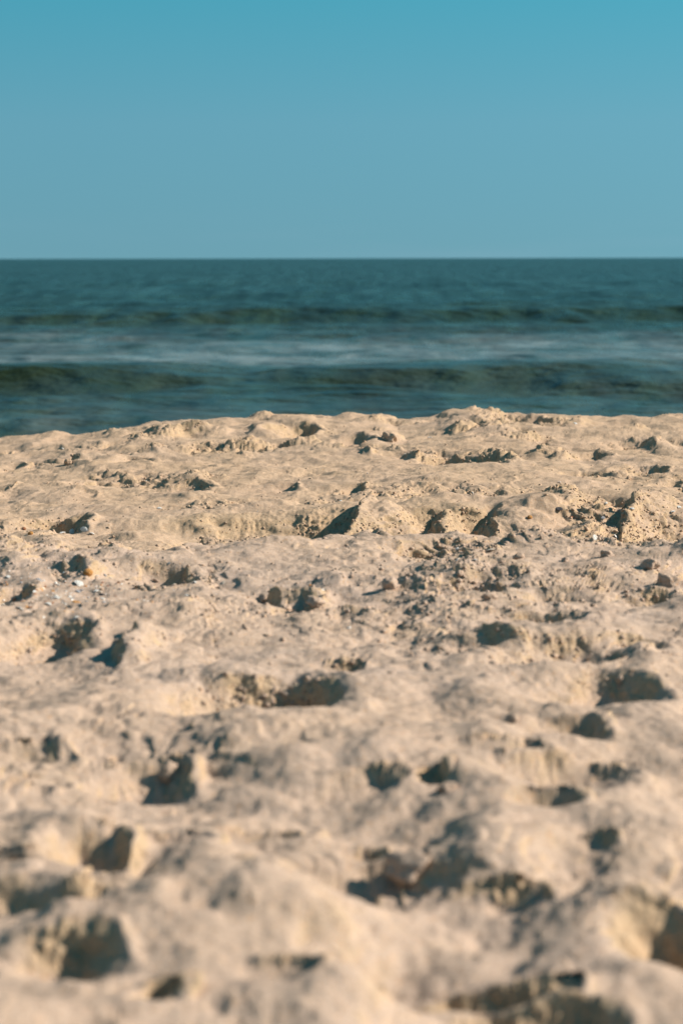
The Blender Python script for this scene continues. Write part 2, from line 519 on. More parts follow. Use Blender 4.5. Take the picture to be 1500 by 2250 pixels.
def height(x, y, fine=True):
    wx = 0.030 * fbm2(x * 7, y * 7, 3, 3) + 0.0015 * fbm2(x * 19, y * 22, 2, 5)
    wy = 0.034 * fbm2(x * 6, y * 6, 3, 13) + 0.002 * fbm2(x * 15, y * 20, 2, 15)
    kw = np.clip(y / 7.0, 0.3, 1.0); wx = wx * kw; wy = wy * kw
    X = x + wx; Y = y + wy
    h = zmacro(x + 0.6 * wx, y + 1.2 * wy)
    for (ax_, ay_), (bx_, by_), prof, sl_l, sl_r in WEDGES:
        # a standing wedge of packed sand: a ridge line coming out of the bank towards the sea of prints, steep on its left
        t = np.clip((Y - ay_) / (by_ - ay_), -0.4, 1.5)
        lat = (x + 0.5 * wx + 0.008 * noise2(x * 60, y * 60, 91)) - (ax_ + (bx_ - ax_) * t)
        zr = np.interp(t, [-0.4, 0.0, 0.35, 1.0, 1.5], prof)
        wv = zr - np.where(lat < 0, -lat * sl_l, lat * sl_r)
        m = (np.abs(lat) < 0.5) & (Y > 6.2) & (Y < 7.6)
        h = np.where(m, np.maximum(h, wv), h)
    h += feature_height(X, Y, FEATS)
    swept = np.exp(-((x - LIT[0]) / 0.17) ** 2 - ((y - LIT[1]) / 0.26) ** 2)      # the smooth flat with the shell litter
    h += feature_height(X, Y, OLD) * 0.9 * (1 - 0.9 * swept)
    h += 0.014 * fbm2(x * 1.7, y * 1.3, 2, 21) + 0.009 * fbm2(x * 5.0, y * 4.2, 2, 23) + 0.005 * sstep(2.4, 4.5, y) * fbm2(x * 13, y * 11, 2, 25)
    # rounded heaps with creases between them, as feet leave dry sand
    roll = np.interp(y, [0, 3.4, 5.2, 7.0, 9.0, 12, 13], [1, 1, 0.55, 0.22, 0.30, 0.30, 0])
    n1_ = noise2(X * 3.4 + Y * 1.3 + 5, Y * 2.4 - X * 0.8, 81); n2_ = noise2(X * 8.3, Y * 7.4 + 3, 83); n3_ = noise2(X * 19, Y * 17, 85)
    soft = lambda n, e: np.sqrt(n * n + e * e) - e
    h += np.interp(y, [0, 2.9, 3.5, 4.6, 6.0], [1, 1, 0.45, 0.35, 0]) * 0.030 * noise2(X * 2.9 + 2.2, Y * 2.0, 87)
    roll = roll * (1 - 0.85 * swept)
    h += roll * (0.026 * soft(n1_, 0.25) + 0.016 * soft(n2_, 0.08) + 0.0048 * soft(n3_, 0.10) + 0.0012 * noise2(X * 34, Y * 28, 89) + 0.0008 * noise2(X * 70, Y * 60, 90))
    # patches that have been kicked up against patches left smooth by the wind
    dist = sstep(0.0 - 0.25 * np.exp(-((y - 4.7) / 0.7) ** 2), 0.6, fbm2(x * 2.1, y * 1.5, 3, 31)) * (0.30 + 0.70 * sstep(3.6, 5.2, y)) * (1 - 0.75 * np.exp(-((y - 8.05) / 0.4) ** 2))
    dist = np.maximum(dist, 0.42 * np.exp(-((y - 4.75) / 0.65) ** 2) * sstep(-0.5, 0.1, noise2(x * 4.1, y * 2.2, 33)))
    slab = np.exp(-((x - SLAB[0]) / 0.10) ** 4 - ((y - SLAB[1]) / 0.30) ** 4)      # the smooth pale dome right of the bank
    h += 0.022 * slab
    dist = dist * (1 - 0.9 * swept) * (1 - 0.95 * slab)
    # crust: small ragged ledges
    t = fbm2(X * 3.2, Y * 2.4, 3, 41) * 5.0
    f = t - np.floor(t)
    h += (np.floor(t) + sstep(0.80, 1.0, f)) * 0.0105 * (0.06 + 0.94 * dist)
    t = fbm2(X * 6.5, Y * 4.2, 2, 45) * 3.5
    f = t - np.floor(t)
    h += (np.floor(t) + sstep(0.78, 1.0, f)) * 0.009 * dist * np.maximum(sstep(6.6, 7.6, y), 0.8 * np.exp(-((y - 4.7) / 0.6) ** 2))
    if not fine:
        return h, dist
    # lumps sit on the level places; the walls get theirs along the normal, later
    sl_ = np.hypot(np.gradient(h, axis=0) / np.maximum(np.gradient(y, axis=0), 1e-5), np.gradient(h, axis=1) / np.maximum(np.gradient(x, axis=1), 1e-5))
    flat_ = 1 - sstep(0.35, 0.9, sl_)
    d1, r1 = worley2(X / 0.075, Y / 0.085, 51)
    h += 0.015 * np.clip(1 - (d1 / 0.42) ** 2, 0, 1) ** 0.8 * np.clip((r1 - 0.72) / 0.28, 0, 1) * dist * flat_
    d2, r2 = worley2(X / 0.034, Y / 0.036, 52)
    h += 0.009 * np.clip(1 - (d2 / 0.45) ** 2, 0, 1) ** 0.8 * np.clip((r2 - 0.60) / 0.4, 0, 1) * (0.25 + 0.75 * dist) * flat_
    return h, dist

T0 = time.time()
NI = 680                                   # columns across the view; coarser ones carry the beach on to both sides
HALF = 0.168
inner = np.linspace(-HALF, HALF, NI)
mid_ = np.arange(HALF, 0.37, 3.5 * (inner[1] - inner[0]))[1:]
outer = np.concatenate([mid_, 0.37 + (np.geomspace(1, 60, 32) - 1) / 59 * 2.5 + 0.004])
U = np.concatenate([-outer[::-1], inner, outer])
NCOL = len(U)
NROW = 1210
# density of rows along the distance
yd = np.linspace(0.7, 22.0, 5000)
wgt = np.where(yd < 2.0, 0.25, np.where(yd < 3.2, 0.5, np.where(yd < 5.3, 0.85, np.where(yd < 9.5, 1.15, np.where(yd < 11.7, 0.9, 0.18))))) / yd
# first pass on a coarse lattice to find the steep places
nr0 = 620
cum = np.concatenate([[0], np.cumsum(0.5 * (wgt[1:] + wgt[:-1]))]); cum /= cum[-1]
yr0 = np.interp(np.linspace(0, 1, nr0), cum, yd)
csub = np.unique(np.concatenate([np.arange(0, NCOL, 3), [NCOL - 1]]))
def spread(y):                             # lateral position: fan in the view, a strip near the camera
    return np.maximum(y, 1.6)
X0 = U[csub][None, :] * spread(yr0)[:, None]; Y0 = np.repeat(yr0[:, None], len(csub), 1)
H0, _ = height(X0, Y0, fine=False)
slope = np.abs(np.gradient(H0, axis=0) / np.gradient(Y0, axis=0))
slope = np.minimum(slope, 3.0)
def box(a, n, ax):
    k = np.ones(n) / n
    return np.apply_along_axis(lambda v: np.convolve(np.pad(v, (n // 2, n // 2), 'edge'), k, 'valid'), ax, a)
slope = box(box(slope, 9, 1), 7, 0)
YF = np.empty((NROW, NCOL))
dens0 = np.interp(yr0, yd, wgt)
uu = np.linspace(0, 1, NROW)
prev = np.empty((NROW, len(csub)))
for j in range(len(csub)):
    dn = dens0 * (1 + 4.5 * slope[:, j])
    cm = np.concatenate([[0], np.cumsum(0.5 * (dn[1:] + dn[:-1]) * np.diff(yr0))])
    prev[:, j] = np.interp(uu, cm / cm[-1], yr0)
for i in range(NROW):
    YF[i] = np.interp(np.arange(NCOL), csub, prev[i])
XF = U[None, :] * spread(YF)
ZF, DIST = height(XF, YF)
# loose sand slumps: steep walls are eased a little, most on the near prints
for it in range(6):
    gy = np.abs(np.gradient(ZF, axis=0)) / np.maximum(np.gradient(YF, axis=0), 1e-4)
    gx = np.abs(np.gradient(ZF, axis=1)) / np.maximum(np.gradient(XF, axis=1), 1e-4)
    kk = 0.5 * sstep(0.85, 1.7, np.sqrt(gx * gx + gy * gy)) * (1 - 0.8 * sstep(5.6, 6.6, YF) * (YF < 13))
    L = np.zeros_like(ZF)
    L[1:-1, 1:-1] = 0.25 * (ZF[2:, 1:-1] + ZF[:-2, 1:-1] + ZF[1:-1, 2:] + ZF[1:-1, :-2]) - ZF[1:-1, 1:-1]
    ZF = ZF + kk * L
P = np.stack([XF, YF, ZF], -1)
def normals(P):
    a = np.gradient(P, axis=1); b = np.gradient(P, axis=0)
    n = np.cross(a, b); n /= np.maximum(np.linalg.norm(n, axis=-1, keepdims=True), 1e-9)
    return n
NRM = normals(P)
steep = 1 - sstep(0.60, 0.93, NRM[..., 2])
# crumbs: displaced along the normal, so steep walls get the knobbly, undercut look of damp broken sand
view = (np.abs(U) < 0.38)
vs = np.where(view)[0]; sl = slice(vs[0], vs[-1] + 1)
Q = P[:, sl].reshape(-1, 3).astype(np.float32)
bank = np.exp(-((YF[:, sl] - 7.14) / 0.13) ** 2) * sstep(-0.75, -0.45, XF[:, sl]) * (1 - sstep(0.42, 0.6, XF[:, sl])) * (1 - 0.9 * sstep(0.03, 0.06, XF[:, sl]) * (1 - sstep(0.19, 0.24, XF[:, sl])))
rough = np.clip(0.14 + 0.20 * sstep(5.8, 6.6, YF[:, sl]) * sstep(-0.3, 0.2, fbm2(XF[:, sl] * 3.3, YF[:, sl] * 1.6, 2, 62)) + 0.9 * steep[:, sl] + 0.45 * bank + 0.38 * DIST[:, sl] * sstep(-0.1, 0.3, fbm2(XF[:, sl] * 9, YF[:, sl] * 7, 2, 61)), 0, 1).reshape(-1)
rough = rough * (1 - 0.85 * np.exp(-((Q[:, 0] - SLAB[0]) / 0.10) ** 4 - ((Q[:, 1] - SLAB[1]) / 0.30) ** 4))
w1 = worley3(Q[:, 0] / 0.015, Q[:, 1] / 0.015, Q[:, 2] / 0.015, 71)
w2 = worley3(Q[:, 0] / 0.008, Q[:, 1] / 0.008, Q[:, 2] / 0.008, 72)
n1 = noise3(Q[:, 0] / 0.045, Q[:, 1] / 0.045, Q[:, 2] / 0.045, 73)
n3 = noise3(Q[:, 0] / 0.026, Q[:, 1] / 0.026, Q[:, 2] / 0.020, 76) * steep[:, sl].reshape(-1)
n2 = noise3(Q[:, 0] / 0.012, Q[:, 1] / 0.014, Q[:, 2] / 0.012, 74)
patch = np.clip(0.7 + 0.9 * noise3(Q[:, 0] / 0.09, Q[:, 1] / 0.09, Q[:, 2] / 0.06, 75), 0.15, 1.4)
disp = rough * patch * (0.012 * np.maximum(0.55 - w1, -0.05) + 0.006 * np.maximum(0.5 - w2, -0.06)) + (0.3 + 0.7 * rough) * (0.006 * n1) + 0.008 * n3 + 0.0014 * n2
P[:, sl] += (NRM[:, sl].reshape(-1, 3) * disp[:, None]).reshape(NROW, -1, 3)
NRM = normals(P)
damp = np.zeros((NROW, NCOL), np.float32)
damp[:, sl] = rough.reshape(NROW, -1)
me = mesh_np('beach_sand', P.reshape(-1, 3), grid_quads(NROW, NCOL), M_SAND)
att = me.attributes.new('broken', 'FLOAT', 'POINT'); att.data.foreach_set('value', damp.ravel())
beach = link(bpy.data.objects.new('beach_sand', me))
tag(beach, 'pale trampled sand of the beach with footprints up to the crest', kind='structure')
print('beach', NROW * NCOL, time.time() - T0)

# wide sheet of sand under and around it, so that the beach goes on past the modelled strip
def broad_sand():
    ys = np.concatenate([np.linspace(-40, 0.69, 60)]); xs = np.linspace(-80, 80, 240)
    Xb, Yb = np.meshgrid(xs, ys)
    Zb = 0.13 + 0.016 * fbm2(Xb * 1.7, Yb * 1.3, 2, 21) + 0.03 * fbm2(Xb * 0.3, Yb * 0.3, 3, 22) - 0.01
    m = mesh_np('beach_sand', np.stack([Xb, Yb, Zb], -1).reshape(-1, 3), grid_quads(*Xb.shape), M_SAND)
    return tag(link(bpy.data.objects.new('upper_beach', m)), 'dry sand of the upper beach behind the camera', kind='structure')
broad_sand()

# ------------------------------------------------------------------ sea
Z_SEA = -1.60
def water_material():
    k = N('sea_water'); v = k.coord()
    big = k.noise(k.coord((0.05, 0.16, 1)), 1.0, 3)
    c = k.mix(k.ramp(big, (0.35, (0, 0, 0)), (0.7, (1, 1, 1))), (0.011, 0.026, 0.018), (0.017, 0.035, 0.025))
    pw = k.noise(k.coord((0.9, 0.05, 1)), 1.0, 6, 0.62)               # cat's paws: wind patches long in depth, ripple light and dark put into colour
    c = k.mix(0.9, c, k.ramp(pw, (0.30, (0.45, 0.45, 0.45)), (0.70, (1.7, 1.7, 1.65))), 'MULTIPLY')
    b = k.bump(k.noise(k.coord((0.7, 1.2, 1)), 1.0, 4, 0.5), 0.7, 0.8)
    b = k.bump(k.noise(v, 5.0, 2, 0.5), 0.03, 0.5, b)
    # thin leftover foam between the two breakers, plus sky reflection painted pale
    at = k.n('ShaderNodeAttribute'); at.attribute_name = 'foam_sheen'
    fn = k.noise(k.coord((0.7, 0.28, 1)), 1.0, 6, 0.68, 0.5)
    ff = k.math('MULTIPLY', at.outputs['Fac'], k.ramp(fn, (0.30, (0, 0, 0)), (0.80, (1, 1, 1))))
    c2 = k.mix(ff, c, (0.29, 0.335, 0.34))
    si = k.n('ShaderNodeAttribute'); si.attribute_name = 'silt'         # sand stirred up into the face of the near breaker
    c2 = k.mix(si.outputs['Fac'], c2, (0.016, 0.026, 0.011))
    p = k.bsdf(c2, k.ramp(pw, (0.3, (0.36, 0.36, 0.36)), (0.7, (0.22, 0.22, 0.22))), b, 0.16, 1.333)
    return k.m
M_WATER = water_material()

def sea():
    ds = np.concatenate([np.arange(15, 60, 0.13), np.arange(60, 130, 0.28), np.geomspace(130, 45000, 260)])
    us = np.concatenate([np.linspace(-1.6, -0.2, 40)[:-1], np.linspace(-0.2, 0.2, 250), np.linspace(0.2, 1.6, 40)[1:]])
    D, Ut = np.meshgrid(ds, us, indexing='ij')
    X = D * Ut; Y = D
    z = np.zeros_like(X)
    ragged = 0.55 * fbm2(X * 0.30, Y * 0.25, 3, 401)
    def wave(d0, slant, amp, front, back, wob, seed):
        c = d0 + slant * X + wob * noise2(X * 0.06, X * 0 + seed, seed)
        t = Y - c + ragged * front
        a = amp * (0.85 + 0.30 * noise2(X * 0.10, X * 0 + 3.3, seed + 1))
        return a * np.where(t < 0, np.exp(-(t / front) ** 2), np.exp(-(t / back) ** 2))
    z += wave(44.3, 0.06, 0.46, 1.35, 6.0, 0.9, 101)
    z += wave(89.5, 0.25, 0.68, 1.7, 16.0, 1.2, 103)
    z += wave(36.0, -0.05, 0.07, 1.2, 3.0, 1.5, 105)
    z += wave(150.0, 0.05, 0.35, 5, 22, 5, 107)
    z += wave(215.0, -0.06, 0.35, 7, 30, 8, 109)
    calm = np.exp(-((Y - 60) / 11.0) ** 4)
    chop = 0
    r = np.random.RandomState(5)
    for k in range(26):
        lam = 0.7 * 1.17 ** k * 0.9
        if lam > 14: break
        th = r.randn() * 0.55
        kx, ky = math.sin(th) * 2 * math.pi / lam, math.cos(th) * 2 * math.pi / lam
        ph = r.rand() * 6.28
        gate = np.clip(1.3 - D / (lam * 140), 0, 1)
        mod = 0.6 + 0.8 * noise2(X / (lam * 2.4), Y / (lam * 2.0), 200 + k)
        s = np.sin(kx * X + ky * Y + ph + 1.2 * noise2(X / lam * 0.5, Y / lam * 0.5, 230 + k))
        chop = chop + 0.0095 * lam ** 0.85 * min(1.0, 0.5 + lam / 5) * mod * s * gate
    z += chop * (1 - 0.65 * calm)
    m = mesh_np('sea', np.stack([X, Y, z + Z_SEA], -1).reshape(-1, 3), grid_quads(*X.shape), M_WATER)
    foam_sheen = np.exp(-((Y - 62) / 14.0) ** 2) * (0.75 + 0.5 * np.clip(fbm2(X * 0.09, Y * 0.13, 3, 410), -1, 1)) + 0.25 * np.exp(-((Y - 34) / 5.0) ** 2)
    a = m.attributes.new('foam_sheen', 'FLOAT', 'POINT'); a.data.foreach_set('value', foam_sheen.astype(np.float32).ravel())
    silt = np.exp(-((Y - 43.4 - 0.06 * X) / 1.1) ** 2) * (0.25 + 0.75 * sstep(-2.5, -6.0, X)) * sstep(-0.5, 0.3, noise2(X * 0.35, Y * 0.5, 301) + 0.25)
    a = m.attributes.new('silt', 'FLOAT', 'POINT'); a.data.foreach_set('value', np.clip(silt, 0, 1).astype(np.float32).ravel())
    return tag(link(bpy.data.objects.new('sea', m)), 'dark teal sea with two low breakers rolling to the beach', kind='structure')
sea()

# ------------------------------------------------------------------ loose things lying on the sand
bpy.context.view_layer.update()
def on_sand(px, py):
    """the point of the sand seen at that place of the photograph, its normal and its distance"""
    d = Vector(ray(px, py)).normalized()
    ok, loc, nor, _ = beach.ray_cast(Vector((0, 0, CAM_H)), d)
    if not ok: return None
    return loc, nor, loc.length

def rock_mesh(name, seed, mat, sub=3, flat=0.7, amp=0.22, fine=0.07):
    bm = bmesh.new(); bmesh.ops.create_icosphere(bm, subdivisions=sub, radius=1.0)
    co = np.array([v.co for v in bm.verts], np.float32)
    o = seed * 7.13
    r = 1 + amp * noise3(co[:, 0] * 1.3 + o, co[:, 1] * 1.3, co[:, 2] * 1.3, seed) + amp * 0.6 * noise3(co[:, 0] * 2.9 + o, co[:, 1] * 2.9, co[:, 2] * 2.9, seed + 1)
    r += fine * noise3(co[:, 0] * 9 + o, co[:, 1] * 9, co[:, 2] * 9, seed + 2)
    co = co * r[:, None]; co[:, 2] *= flat
    for v, c in zip(bm.verts, co): v.co = c
    for f in bm.faces: f.smooth = True
    m = bpy.data.meshes.new(name); bm.to_mesh(m); bm.free(); m.materials.append(mat); return m

def shard_mesh(name, seed, mat):
    """a curved, worn piece of shell: an uneven outline, domed, with real thickness"""
    r_ = random.Random(seed); n = r_.randint(8, 11)
    asp = r_.uniform(0.55, 0.95); ring = []
    for k in range(n):
        a = 2 * math.pi * k / n + r_.uniform(-0.2, 0.2); q = r_.uniform(0.78, 1.1)
        ring.append((q * math.cos(a), asp * q * math.sin(a)))
    dome = r_.uniform(0.25, 0.5)
    bm = bmesh.new()
    def z(x, y): return dome * (1 - x * x - 0.7 * y * y)
    lays = []
    for t, dz in ((1.0, 0), (0.55, 0)):
        lays.append([bm.verts.new((x * t, y * t, z(x * t, y * t))) for x, y in ring])
    low = [[bm.verts.new((x * t, y * t, z(x * t, y * t) - 0.11)) for x, y in ring] for t in (1.0, 0.55)]
    top = bm.verts.new((0, 0, z(0, 0))); bot = bm.verts.new((0, 0, z(0, 0) - 0.11))
    for k in range(n):
        j = (k + 1) % n
        bm.faces.new((lays[0][k], lays[0][j], lays[1][j], lays[1][k])); bm.faces.new((lays[1][k], lays[1][j], top))
        bm.faces.new((low[0][j], low[0][k], low[1][k], low[1][j])); bm.faces.new((low[1][j], low[1][k], bot))
        bm.faces.new((low[0][k], low[0][j], lays[0][j], lays[0][k]))
    for f in bm.faces: f.smooth = False
    m = bpy.data.meshes.new(name); bm.to_mesh(m); bm.free(); m.materials.append(mat); return m

def fan_mesh(name, mat, ribs=11):
    """ribbed fan of a scallop or cockle: domed, ribs standing proud, scalloped edge"""
    na, nr = ribs * 4 + 1, 9
    V = []
    for side in (0.0, -0.06):
        for i in range(nr):
            t = 0.06 + 0.94 * i / (nr - 1)
            for j in range(na):
                u = -1 + 2 * j / (na - 1); a = u * 1.12
                rib = 0.5 + 0.5 * math.cos(u * ribs * math.pi)
                R_ = t * (1 - 0.16 * u * u) * (1 + 0.05 * rib * t)
                zz = 0.42 * math.sin(min(1, t * 0.98) * math.pi * 0.62 + 0.35) * (1 - 0.55 * u * u) * (t ** 0.4) + 0.045 * rib * t
                V.append((R_ * math.sin(a), R_ * math.cos(a) - 0.5, zz + side))
    q = grid_quads(nr, na)[:, ::-1]; o = nr * na
    F = [q, q[:, ::-1] + o]
    i = np.arange(o).reshape(nr, na)
    edge = np.concatenate([i[0, :], i[1:, -1], i[-1, -2::-1], i[-2:0:-1, 0]])
    e2 = np.roll(edge, -1)
    F.append(np.stack([e2, edge, edge + o, e2 + o], -1))
    return mesh_np(name, np.array(V), np.concatenate(F), mat)

def seat(o, hit, size, lift, yaw, tilt=(0, 0)):
    loc, nor, _ = hit
    nor = (nor * 0.6 + Vector((0, 0, 0.4))).normalized()
    q = nor.to_track_quat('Z', 'Y').to_matrix() @ Matrix.Rotation(yaw, 3, 'Z') @ Matrix.Rotation(tilt[0], 3, 'X') @ Matrix.Rotation(tilt[1], 3, 'Y')
    o.matrix_world = Matrix.Translation(loc + nor * lift) @ q.to_4x4() @ Matrix.Diagonal((size, size, size, 1))

# the ribbed white shell at the edge of the hollow on the left: two parts
h = on_sand(186, 1170)
root = link(bpy.data.objects.new('scallop_shell', None))
tag(root, 'largest white shell with fine ribs, standing at the right end of the left hollow', 'shell')
s = 24 * h[2] / FPX / 2
root.location = h[0] + Vector((0, 0.0, s * 0.45)); root.rotation_euler = (math.radians(52), math.radians(10), math.radians(-18)); root.scale = (s * 1.05, s * 1.05, s * 1.05)
link(bpy.data.objects.new('ribbed_valve', fan_mesh('ribbed_valve', M_WHITE)), root)
bmh = bmesh.new(); bmesh.ops.create_cube(bmh, size=1.0)
for v in bmh.verts: v.co = Vector((v.co.x * (0.62 if v.co.y < 0 else 0.34), v.co.y * 0.20 - 0.45, v.co.z * 0.07 + 0.16))
bmesh.ops.bevel(bmh, geom=bmh.edges[:], offset=0.02, segments=2, affect='EDGES')
mh = bpy.data.meshes.new('hinge'); bmh.to_mesh(mh); bmh.free(); mh.materials.append(M_CREAM)
link(bpy.data.objects.new('hinge', mh), root)

MATS = {'w': M_WHITE, 'c': M_CREAM, 'o': M_ORANGE, 'r': M_RUST, 'd': M_DARK, 'g': M_GREY}
LITTER_GROUP = 'shell pieces strewn on the flat sand at the left'
RIGHT_GROUP = 'shell pieces on the smooth sand at the right'
FAR_GROUP = 'white shell pieces near the crest of the beach'
# px, py, width in photo pixels, material, kind (s shard, p pebble, f ribbed fan), group, label
LITTER = [
 (160, 1169, 14, 'w', 's', LITTER_GROUP, 'white shell sliver just left of the big ribbed shell'),
 (138, 1172, 15, 'w', 's', LITTER_GROUP, 'flat white sliver below the dark left hollow, left of the ribbed shell'),
 (202, 1174, 12, 'w', 's', LITTER_GROUP, 'white shell piece just right of the big ribbed shell'),
 (68, 1174, 10, 'o', 'p', LITTER_GROUP, 'bright orange pebble in front of the left end of the dark hollow'),
 (53, 1163, 8, 'r', 'p', LITTER_GROUP, 'small rust coloured pebble left of the dark left hollow'),
 (19, 1268, 13, 'w', 's', LITTER_GROUP, 'white shell piece near the left edge, above the dark pocket'),
 (85, 1274, 11, 'g', 's', LITTER_GROUP, 'pale grey shell piece behind the litter, left of the orange lump'),
 (193, 1262, 19, 'o', 'p', LITTER_GROUP, 'largest orange lump at the top of the shell litter'),
 (212, 1266, 11, 'w', 's', LITTER_GROUP, 'white shell piece touching the right of the largest orange lump'),
 (231, 1264, 9, 'g', 's', LITTER_GROUP, 'small grey shell piece second to the right of the orange lump'),
 (243, 1270, 9, 'c', 's', LITTER_GROUP, 'small cream shell piece third to the right of the orange lump'),
 (281, 1273, 12, 'c', 's', LITTER_GROUP, 'cream shell piece below the left end of the dark notch'),
 (172, 1283, 22, 'w', 's', LITTER_GROUP, 'broad white shell piece below the largest orange lump'),
 (128, 1286, 11, 'w', 's', LITTER_GROUP, 'white shell chip under the small shaded notch of the litter'),
 (76, 1301, 12, 'w', 's', LITTER_GROUP, 'white shell piece at the right end of the dark left pocket'),
 (91, 1297, 9, 'o', 's', LITTER_GROUP, 'small orange chip right of the dark left pocket'),
 (117, 1299, 9, 'o', 's', LITTER_GROUP, 'upright orange chip in the middle of the shell litter'),
 (125, 1314, 15, 'w', 's', LITTER_GROUP, 'brightest white shell in the middle of the litter'),
 (154, 1313, 12, 'w', 's', LITTER_GROUP, 'white shell right of the brightest white shell'),
 (172, 1301, 16, 'g', 's', LITTER_GROUP, 'wide pale grey shell piece left of the black chip'),
 (212, 1299, 12, 'w', 's', LITTER_GROUP, 'white shell chip just above the black chip'),
 (224, 1307, 13, 'd', 's', LITTER_GROUP, 'black mussel chip lying alone on the smooth sand'),
 (211, 1322, 11, 'c', 's', LITTER_GROUP, 'cream shell chip below the black chip'),
 (168, 1324, 18, 'o', 's', LITTER_GROUP, 'flat orange brown shell piece, lowest orange one of the litter'),
 (107, 1328, 14, 'w', 's', LITTER_GROUP, 'round white shell below the brightest white shell'),
 (44, 1339, 18, 'w', 's', LITTER_GROUP, 'large white shell piece, lowest left of the litter'),
 (33, 1318, 10, 'r', 's', LITTER_GROUP, 'rusty chip under the dark left pocket'),
 (67, 1335, 10, 'r', 's', LITTER_GROUP, 'brown chip right of the lowest left white shell'),
 (168, 1358, 10, 'w', 's', LITTER_GROUP, 'white chip above the left foreground footprint'),
 (372, 1239, 10, 'w', 'f', None, 'small white shell on the lip of the left notch'),
 (428, 1281, 13, 'w', 's', None, 'white sliver at the right end of the left notch'),
 (411, 1309, 11, 'w', 's', None, 'single white chip on sand right of the shell litter'),
 (490, 1282, 12, 'c', 's', None, 'pale chip at the edge where the near sand begins'),
 (350, 1117, 9, 'w', 's', None, 'white sliver in the rough sand above the left mound'),
 (1305, 1183, 20, 'w', 'f', RIGHT_GROUP, 'white fan shell on smooth sand below the right dome'),
 (1352, 1182, 20, 'w', 'f', RIGHT_GROUP, 'white fan shell half in the shadow of the right mound'),
 (1368, 1121, 16, 'o', 'f', RIGHT_GROUP, 'orange and white shell on the smooth slope behind the right mound'),
 (1357, 1122, 8, 'g', 's', RIGHT_GROUP, 'grey chip touching the orange shell on the right'),
 (1387, 1119, 11, 'w', 's', RIGHT_GROUP, 'white chip right of the orange shell'),
 (1477, 1125, 12, 'w', 's', RIGHT_GROUP, 'white shell right of the peak of the right mound'),
 (1491, 1115, 11, 'w', 's', RIGHT_GROUP, 'white shell at the right edge above the mound'),
 (1324, 1138, 9, 'g', 's', RIGHT_GROUP, 'grey chip left of the shaded flank of the right mound'),
 (1330, 1106, 8, 'w', 's', RIGHT_GROUP, 'tiny white chip on the ledge above the orange shell'),
 (1163, 1138, 9, 'o', 'p', RIGHT_GROUP, 'orange pebble on top of the smooth dome'),
 (1226, 1119, 16, 'd', 's', RIGHT_GROUP, 'black chip at the back of the smooth dome'),
 (1198, 1195, 9, 'd', 's', RIGHT_GROUP, 'small black chip in front of the smooth dome'),
 (1254, 1138, 7, 'r', 'p', RIGHT_GROUP, 'tiny rust pebble on the right flank of the smooth dome'),
 (1077, 1209, 16, 'c', 's', RIGHT_GROUP, 'cream shell piece below the left end of the smooth dome'),
 (1003, 1206, 9, 'w', 's', RIGHT_GROUP, 'white chip below the second dark hollow of the bank'),
 (1042, 1231, 12, 'w', 's', RIGHT_GROUP, 'white chip on the edge of the near sand, centre right'),
 (1005, 1232, 12, 'w', 's', RIGHT_GROUP, 'white chip left of another on the edge of near sand'),
 (1037, 1083, 9, 'w', 's', FAR_GROUP, 'white chip at the end of a long dark dent'),
 (1228, 1060, 7, 'w', 's', FAR_GROUP, 'tiny white chip on the flat far sand, right of centre'),
 (1263, 931, 9, 'w', 's', FAR_GROUP, 'white shell just under the crest of the beach at right'),
 (943, 963, 10, 'w', 's', FAR_GROUP, 'white shell right of the clump in the far sand'),
 (138, 986, 7, 'w', 's', FAR_GROUP, 'white chip on the far sand at the left'),
 (748, 1101, 6, 'w', 's', FAR_GROUP, 'tiny white chip at the top of the crumbled bank'),
]
meshes = {}
for i, (px, py, w, mk, kd, grp, lab) in enumerate(LITTER):
    hit = on_sand(px, py)
    if hit is None: print('miss', px, py); continue
    s = 1.2 * w * hit[2] / FPX / 2
    r_ = random.Random(i * 3 + 1)
    if kd == 's':
        key = (kd, mk, i % 4)
        if key not in meshes: meshes[key] = shard_mesh('shell_fragment', 40 + i, MATS[mk])
        o = link(bpy.data.objects.new('shell_fragment', meshes[key])); cat = 'shell piece'
        seat(o, hit, s * 1.05, s * 0.10, r_.uniform(0, 6.28), (r_.uniform(0.05, 0.5), r_.uniform(-0.3, 0.3)))
    elif kd == 'p':
        key = (kd, mk, i % 2)
        if key not in meshes: meshes[key] = rock_mesh('pebble', 90 + i, MATS[mk], 2, 0.75, 0.2, 0.0)
        o = link(bpy.data.objects.new('pebble', meshes[key])); cat = 'pebble'
        seat(o, hit, s, s * 0.35, r_.uniform(0, 6.28))
    else:
        key = (kd, mk)
        if key not in meshes: meshes[key] = fan_mesh('fan_shell', MATS[mk], 9)
        o = link(bpy.data.objects.new('fan_shell', meshes[key])); cat = 'shell'
        seat(o, hit, s * 1.05, s * 0.05, r_.uniform(-0.8, 0.8), (0.35, r_.uniform(-0.2, 0.2)))
    tag(o, lab, cat, grp)

